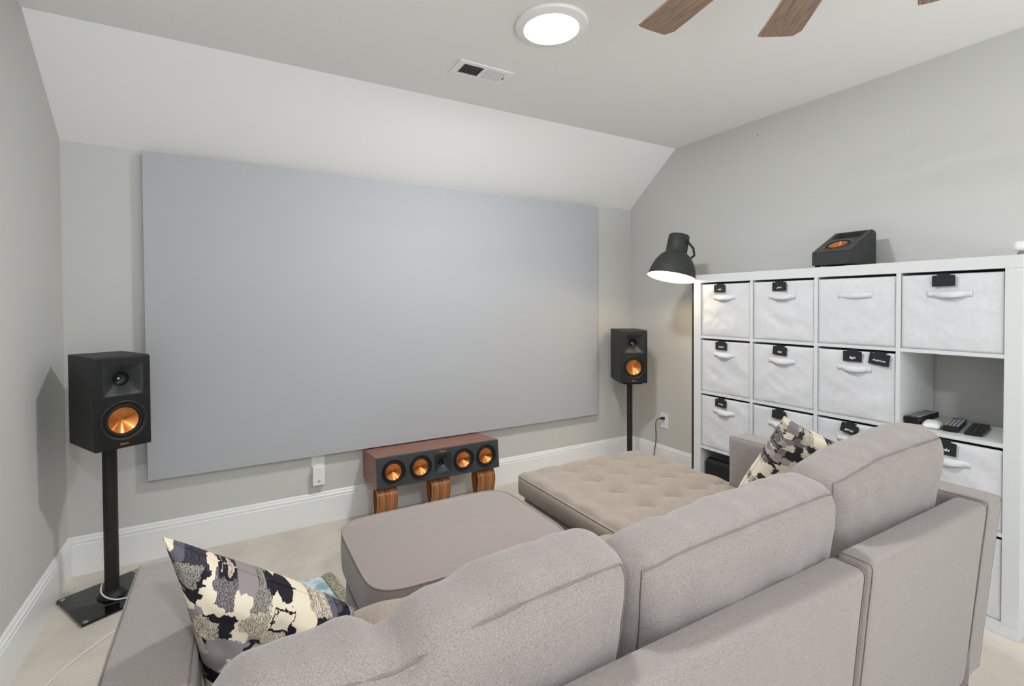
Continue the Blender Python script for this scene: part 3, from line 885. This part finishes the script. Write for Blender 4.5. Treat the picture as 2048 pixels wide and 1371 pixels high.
t = thing('plug_in_device', 'white plug-in network device in the outlet below the screen', 'device', (.4625, YB-.0095, .242))
finish(B(-.034, .034, -.034, 0, 0, .112, bev=.005, seg=3), 'housing', 'white_plastic', t)
bm = bmesh.new()
for i, wd in enumerate((.013, .018, .013, .010)): box(bm, -wd/2, wd/2, -.0346, -.0339, .018+i*.004, .020+i*.004)
finish(bm, 'vent_mark', 'grey_plastic', t)
finish(B(-.011, .010, -.0345, -.0339, .0935, .0955), 'maker_mark', 'silver_plastic', t)
bm = bmesh.new()
for x in (-.005, .007): box(bm, x-.0015, x+.0015, -.0346, -.0339, .070, .073)
finish(bm, 'indicator_light', 'grey_plastic', t)
ot = outlet('wall_outlet', 'white wall outlet with a black plug, on the right wall near the corner', (XR, 2.697, .388), -PI/2)
t = thing('power_cord', 'black power cord plugged into the right wall outlet', 'cord', (XR-.0092, 2.697, .4075))
finish(B(-.030, 0, -.011, .011, -.010, .010, bev=.003), 'plug', 'cable_black', t)
pth = smooth_path([(-.028, 0, 0), (-.034, .02, -.005), (-.030, .05, -.03), (-.024, .062, -.08), (-.024, .058, -.15), (-.026, .060, -.20), (-.030, .068, -.27), (-.035, .075, -.33), (-.05, .08, -.394), (-.09, .02, -.402), (-.12, -.2, -.403)], 8)
finish(tube(bmesh.new(), pth, .0032, 8), 'cable', 'cable_black', t, smooth=True)
t = thing('speaker_cable', 'thin white cable looped round the left speaker stand base', 'cable', (0, 0, 0))
pth = smooth_path([(-.470, 2.786, .085), (-.492, 2.775, .080), (-.505, 2.752, .068), (-.505, 2.722, .048), (-.485, 2.698, .030), (-.45, 2.68, .0185), (-.42, 2.675, .0165), (-.38, 2.66, .0165), (-.31, 2.60, .006), (-.29, 2.45, .006)], 8)
finish(tube(bmesh.new(), pth, .0032, 8), 'cable_loop', 'cable_white', t, smooth=True)
pth = smooth_path([(-.64, 2.03, .004), (-.569, 2.202, .004), (-.511, 2.318, .004), (-.416, 2.442, .004), (-.33, 2.50, .004)], 8)
tag(finish(tube(bmesh.new(), pth, .0032, 8), 'floor_cable', 'cable_white', smooth=True), 'thin white cable lying on the carpet beside the sofa arm', 'cable')
tag(finish(lathe(bmesh.new(), [(0, .004), (.003, .003), (.0035, .0005), (0, .0005)], 12), 'wall_screw', 'dark_slot', smooth=True, loc=(XR, 1.935, 2.388), rot=(0, -PI/2, 0)), 'tiny dark screw left high on the right wall', 'screw')

# ------------------------------------------------------------------ sofa (module with left arm) and chaise (module with right arm)
YS0 = .56       # outer face of the backs
def slab(parent, name, x0, x1, y0, y1, z0, z1, taper_x0=0, taper_x1=0, taper_y0=0, r=.022, material='sofa', seed=0):
    """upholstered frame slab, sides leaning inward toward the floor"""
    w, d, h = x1-x0, y1-y0, z1-z0
    def fn(q, u, v, w_):
        k = (h/2-q.z)/h
        if q.x < 0: q.x += taper_x0*k
        else: q.x -= taper_x1*k
        if q.y < 0: q.y += taper_y0*k
        return q
    c = Cush(w, d, h, r=r, puff=(.002 if w < d else 0, .002 if d < w else 0, .002), wr=.0012, wscale=6, seed=seed, fn=fn)
    nu = 24 if w > .3 else 10; nv = 24 if d > .3 else 10
    return finish(c.mesh(nu, nv, 16), name, material, parent, smooth=True, loc=((x0+x1)/2, (y0+y1)/2, (z0+z1)/2)), c

def seam_obj(parent, c, loc, axis, side, r=.002, off=.0005, name='seam', n=20, material='seam'):
    return finish(tube(bmesh.new(), c.loop(axis, side, n, off), r, 6, closed=True), name, material, parent, smooth=True)

sofa = thing('sofa', 'grey tweed sofa section with left arm and two loose back cushions', 'sofa', (0, 0, 0))
chaise = thing('chaise_lounge', 'grey tweed chaise section with right arm and tufted seat cushion', 'chaise lounge', (0, 0, 0))
# backs
o, c = slab(sofa, 'back_frame', -.195, 1.293, YS0, .642, .10, .690, taper_y0=.05, r=.018, seed=1)
seam_obj(o, c, None, 0, .985, r=.0014)
o, c = slab(chaise, 'back_frame', 1.311, 2.024, YS0, .642, .10, .692, taper_y0=.05, r=.018, seed=2)
seam_obj(o, c, None, 0, -.975, r=.0014)
seam_obj(o, c, None, 0, .985, r=.0014)
# arms
o, c = slab(sofa, 'arm', -.200, -.055, .645, 1.437, .13, .690, taper_x0=.015, taper_y0=0, r=.016, seed=3)
seam_obj(o, c, None, 0, -.9, r=.0014); seam_obj(o, c, None, 0, .9, r=.0014)
o, c = slab(chaise, 'arm', 2.028, 2.150, .562, 1.447, .10, .693, taper_y0=.05, r=.016, seed=4)
seam_obj(o, c, None, 0, -.9, r=.0014); seam_obj(o, c, None, 0, .9, r=.0014)
# bases
slab(sofa, 'base_rail', -.05, 1.293, .645, 1.40, .13, .30, r=.01, seed=5)
slab(chaise, 'base_rail', 1.311, 2.024, .645, 2.10, .15, .31, r=.01, seed=6)
def leg(parent, x, y, h, dx, dy):
    bm = lathe(bmesh.new(), [(0, .0005), (.012, .0005), (.022, h), (0, h)], 20)
    for v in bm.verts:
        k = 1-v.co.z/h; v.co.x += dx*k; v.co.y += dy*k
    return finish(bm, 'leg', 'leg_wood', parent, smooth=True, angle=50, loc=(x, y, 0))
for x, y, dx, dy in ((-.02, .66, 0, -.01), (-.02, 1.38, 0, .01), (1.24, .66, 0, -.01), (1.24, 1.36, 0, .01)): leg(sofa, x, y, .132, dx, dy)
for x, y, dx, dy in ((1.36, .66, 0, -.01), (1.975, .66, .01, -.01), (1.38, 2.04, 0, .02), (1.98, 2.04, .01, .02)): leg(chaise, x, y, .152, dx, dy)

def tufted(w, d, h, cx, cy, btns, depth=.060, puffz=.026, seed=0, notch=None):
    def fn(q, u, v, w_):
        x, y = q.x+cx, q.y+cy
        if w_ > .2:
            f = 0
            for bx, by in btns:
                dd = math.hypot(x-bx, y-by)
                if dd < .16: f += math.exp(-(dd/.026)**2)*.55+math.exp(-(dd/.055)**2)*.45
            ew = (1-u**10)*(1-v**10); top = max(0, min(1, (w_-.75)/.25))
            q.z -= depth*min(f, 1.1)*top*ew
            q.z += .022*top*ew*abs(math.sin((x-btns[0][0])*PI/.176))*abs(math.sin((y-btns[0][1])*PI/.178))
        if notch:
            # beside the arm the cushion is narrower
            xm, yn = notch
            if y < yn and x > xm: q.x -= (x-xm)
        return q
    return Cush(w, d, h, r=.034, puff=(.008, .008, puffz), wr=.0015, wscale=7, seed=seed, fn=fn)
bt = [(x, y) for x in (1.567, 1.743, 1.917, 2.085) for y in (2.045, 1.868, 1.692, 1.512)]+[(x, y) for x in (1.567, 1.743, 1.917) for y in (1.335, 1.16, .98)]
cx, cy = (1.300+2.158)/2, (.68+2.155)/2
c = tufted(.858, 1.475, .115, cx, cy, bt, seed=11, notch=(2.020, 1.452))
sc_ = finish(c.mesh(84, 140, 10), 'seat_cushion', 'seat', chaise, smooth=True, loc=(cx, cy, .3765))
for k, (bx, by) in enumerate(bt):
    finish(lathe(bmesh.new(), [(0, .005), (.007, .0035), (.010, 0), (.007, -.004)], 16), 'tuft_button', 'seat', sc_, smooth=True, loc=(bx-cx, by-cy, (.0575+.026-.052)))
seam_obj(sc_, c, None, 2, .86, r=.0035, off=.001, name='piping', n=70, material='seat')
seam_obj(sc_, c, None, 2, -.88, r=.0035, off=.001, name='piping', n=70, material='seat')
slab(chaise, 'seat_rail', 1.325, 2.12, .66, 2.115, .275, .318, r=.008, material='seat', seed=12)
bt2 = [(x, y) for x in (.10, .275, .45, .625, .80, .975, 1.15) for y in (1.30, 1.125, .95)]
cx, cy = .623, 1.05
c = tufted(1.322, .745, .130, cx, cy, bt2, seed=13)
s2 = finish(c.mesh(110, 64, 10), 'seat_cushion', 'seat', sofa, smooth=True, loc=(cx, cy, .368))
for bx, by in bt2:
    finish(lathe(bmesh.new(), [(0, .005), (.007, .0035), (.010, 0), (.007, -.004)], 16), 'tuft_button', 'seat', s2, smooth=True, loc=(bx-cx, by-cy, (.065+.026-.052)))
seam_obj(s2, c, None, 2, .86, r=.0035, off=.001, name='piping', n=60, material='seat')

# loose back cushions
def relax(pts, k=4):
    for _ in range(k):
        n = len(pts); pts = [(pts[i-1]+pts[i]*2+pts[(i+1) % n])/4 for i in range(n)]
    return pts

def back_cushion(parent, label, x0, x1, yc, ztop, h, thick, tiltx, rz, seed, fn=None, puff=(.006, .018, .006), wr=.006, taper=.05, r=.066):
    w = x1-x0
    def f2(q, u, v, w_):
        k = max(0, (h/2-q.z)/h)
        q.x *= 1-taper*k
        if q.y < 0: q.y = q.y*(1-.25*k)          # flattens where it rests on the frame
        top = min(1, max(0, q.z-(h/2-.10))/.06)          # gathers across the top band
        q.z += top*.0085*noise.noise(Vector((q.x*24+seed+q.y*7, q.y*4, seed)))
        q.y += .004*noise.noise(Vector((q.x*14+q.z*6, seed, q.z*9)))*(1 if q.y < 0 else 0)
        return fn(q, u, v, w_) if fn else q
    c = Cush(w, thick, h, r=r, puff=puff, wr=wr, wscale=7, seed=seed, fn=f2)
    o = finish(c.mesh(50, 24, 36), 'back_cushion', 'sofa', parent, smooth=True, loc=((x0+x1)/2, yc, ztop-h/2), rot=(tiltx, 0, rz))
    o['label'] = label
    finish(tube(bmesh.new(), relax(c.loop(1, -1, 40, .0016)), .0017, 6, closed=True), 'seam', 'seam', o, smooth=True)
    return o
def shape(pinches=(), sags=()):
    def fn(q, u, v, w):
        k = min(1, max(0, q.z)/.12)
        for x0, sx, d in pinches: q.z -= d*math.exp(-((q.x-x0)/sx)**2)*k
        for x0, s_, d in sags: q.z -= d*k/(1+math.exp((q.x-x0)/s_))
        return q
    return fn
back_cushion(sofa, 'rumpled left back cushion with a pinched fold in its top edge', -.045, .655, .735, .868, .425, .165, math.radians(5), math.radians(0), 21.3, shape([(-.10, .028, .030)], [(0, .11, .048)]), wr=.008)
back_cushion(sofa, 'plump middle back cushion', .662, 1.366, .732, .860, .42, .160, math.radians(5), math.radians(-1), 35.1, shape([(-.31, .04, .010)], [(-.05, .13, .026)]), wr=.007)
back_cushion(chaise, 'tall right back cushion sagging at its left end', 1.375, 1.972, .742, .914, .485, .165, math.radians(5), math.radians(-3), 48.7, shape([], [(-.15, .09, .070)]), wr=.008)

# throw pillows
def pillow(label, A, Bc, C, D, thick, seed, material):
    """soft pillow spanned between its four corners (A top, then round)"""
    A, Bc, C, D = map(Vector, (A, Bc, C, D))
    ctr = (A+Bc+C+D)/4
    t = thing('throw_pillow', label, 'pillow', ctr)
    nrm = ((Bc-A)+(C-D)).cross((D-A)+(C-Bc)).normalized()
    xa = ((Bc-A)+(C-D)).normalized(); ya = nrm.cross(xa)
    Rm = Matrix((xa, ya, nrm)).transposed()
    t.rotation_euler = Rm.to_euler()
    inv = Rm.inverted()
    A, Bc, C, D = [inv @ (p-ctr) for p in (A, Bc, C, D)]
    n = 44; bm = bmesh.new(); sheets = []
    for sgn in (1, -1):
        G = []
        for i in range(n+1):
            row = []
            for j in range(n+1):
                u = tsin(-1+2*i/n); v = tsin(-1+2*j/n)
                uu = u*(1-.06*(1-v*v)*abs(u)**1.5); vv = v*(1-.06*(1-u*u)*abs(v)**1.5)
                s_, t_ = (uu+1)/2, (vv+1)/2
                p = A*(1-s_)*(1-t_)+Bc*s_*(1-t_)+C*s_*t_+D*(1-s_)*t_
                k = max(0, (1-u*u)*(1-v*v))
                z = sgn*thick/2*k**.36
                wz = noise.noise(Vector((u*1.7+seed, v*1.7, sgn*2.0)))*.020*k**.3+noise.noise(Vector((u*4+seed, v*4, sgn)))*.007*k**.3
                p = p+Vector((0, 0, z+wz))
                if sgn < 0 and (i in (0, n) or j in (0, n)): row.append(sheets[0][i][j])
                else: row.append(bm.verts.new(p))
            G.append(row)
        sheets.append(G)
        for i in range(n):
            for j in range(n): bm.faces.new((G[i][j], G[i+1][j], G[i+1][j+1], G[i][j+1]))
    rim = [sheets[0][i][0].co.copy() for i in range(n)]+[sheets[0][n][j].co.copy() for j in range(n)]+[sheets[0][n-i][n].co.copy() for i in range(n)]+[sheets[0][0][n-j].co.copy() for j in range(n)]
    finish(bm, 'cover', material, t, smooth=True)
    finish(tube(bmesh.new(), rim, .0025, 6, closed=True), 'edge_seam', material, t, smooth=True)
    return t
pillow('black, grey and cream patterned pillow slumped in the left corner of the sofa',
       (-.104, 1.045, .895), (.232, 1.075, .646), (.27, 1.12, .47), (-.045, 1.06, .585), .19, 5.5, 'pillow')
pillow('cream and grey patterned pillow standing on its corner in the right end of the chaise',
       (1.785, 1.045, .890), (1.985, .93, .775), (1.975, 1.10, .485), (1.80, 1.25, .535), .15, 8.2, 'pillow2')

# ------------------------------------------------------------------ ottoman
ot = thing('ottoman', 'plain taupe upholstered ottoman with piped edges in front of the sofa', 'ottoman', (.75, 1.722, 0))
def rrect_cush(w, d, h, rc, puffz, z0, name, material, seed):
    """rounded-plan upholstered block"""
    n = 96; bm = bmesh.new()
    def plan(a, s):
        # superellipse-like rounded rectangle
        c, s_ = math.cos(a), math.sin(a)
        e = 7.0
        r = (abs(c/(w/2))**e+abs(s_/(d/2))**e)**(-1/e)
        return Vector((c*r*s, s_*r*s, 0))
    rows = []
    hs = [(0, .985), (.06, .998), (.3, 1.004), (.5, 1.006), (.75, 1.004), (.93, 1.0), (1.0, .992)]
    for hz, s in hs: rows.append([bm.verts.new(plan(2*PI*i/n, s)+Vector((0, 0, z0+h*hz))) for i in range(n)])
    edge = [v.co.copy() for v in rows[-1]]
    for s in (.97, .9, .75, .5, .25, .08):
        rows.append([bm.verts.new(plan(2*PI*i/n, s)+Vector((0, 0, z0+h+puffz*(1-s**4)+.001*noise.noise(Vector((s*9, i*.2, seed)))))) for i in range(n)])
    for a, b in zip(rows[:-1], rows[1:]):
        for i in range(n): bm.faces.new((a[i], a[(i+1) % n], b[(i+1) % n], b[i]))
    bm.faces.new(rows[-1]); bm.faces.new(rows[0])
    o = finish(bm, name, material, ot, smooth=True, angle=60)
    return o, edge
top, edge = rrect_cush(.765, .572, .145, .07, .014, .290, 'cushion_top', 'ottoman', 1)
finish(tube(bmesh.new(), [e+Vector((0, 0, .001)) for e in edge], .0045, 8, closed=True), 'piping', 'ottoman_welt', top, smooth=True)
low, edge = rrect_cush(.735, .545, .155, .07, .0, .085, 'base_box', 'ottoman', 2)
finish(tube(bmesh.new(), [Vector((e.x*.985, e.y*.985, .287)) for e in edge], .0045, 8, closed=True), 'piping', 'ottoman_welt', low, smooth=True)
for x in (-.30, .30):
    for y in (-.21, .21):
        finish(lathe(bmesh.new(), [(0, .0305), (.018, .0305), (.026, .0855), (0, .0855)], 20), 'leg', 'leg_wood', ot, smooth=True, angle=50, loc=(x, y, 0))

# ------------------------------------------------------------------ rug
rg = thing('rug', 'small pale blue patterned shag rug under the ottoman', 'rug', (.125, 1.875, 0), math.radians(9))
c = Cush(.66, 1.00, .030, r=.0145, wr=.002, wscale=25, seed=3)
finish(c.mesh(30, 40, 6), 'pile', 'rug', rg, smooth=True, loc=(0, 0, .0155))
c = Cush(.055, 1.00, .028, r=.0135, wr=.003, wscale=30, seed=4)
finish(c.mesh(10, 40, 6), 'border_strip', 'rug_edge', rg, smooth=True, loc=(.355, 0, .0155))

# repeats share a group
GROUPS = {'storage_bin': 'white fabric bins in the shelf unit', 'bentwood_stand': 'bent plywood stands under the centre speaker',
          'remote_control': 'remote controls in the open cubby', 'throw_pillow': 'patterned throw pillows on the sectional',
          'bookshelf_speaker': 'pair of stand-mounted speakers', 'speaker_stand': 'pair of pole speaker stands',
          'angled_speaker': 'wedge speakers on and in the shelf unit', 'wall_outlet': 'white wall outlets', 'ceiling_light': 'round flush ceiling lights'}
for o in list(COL.objects):
    if o.parent is None and o.name.split('.')[0] in GROUPS:
        o['group'] = GROUPS[o.name.split('.')[0]]
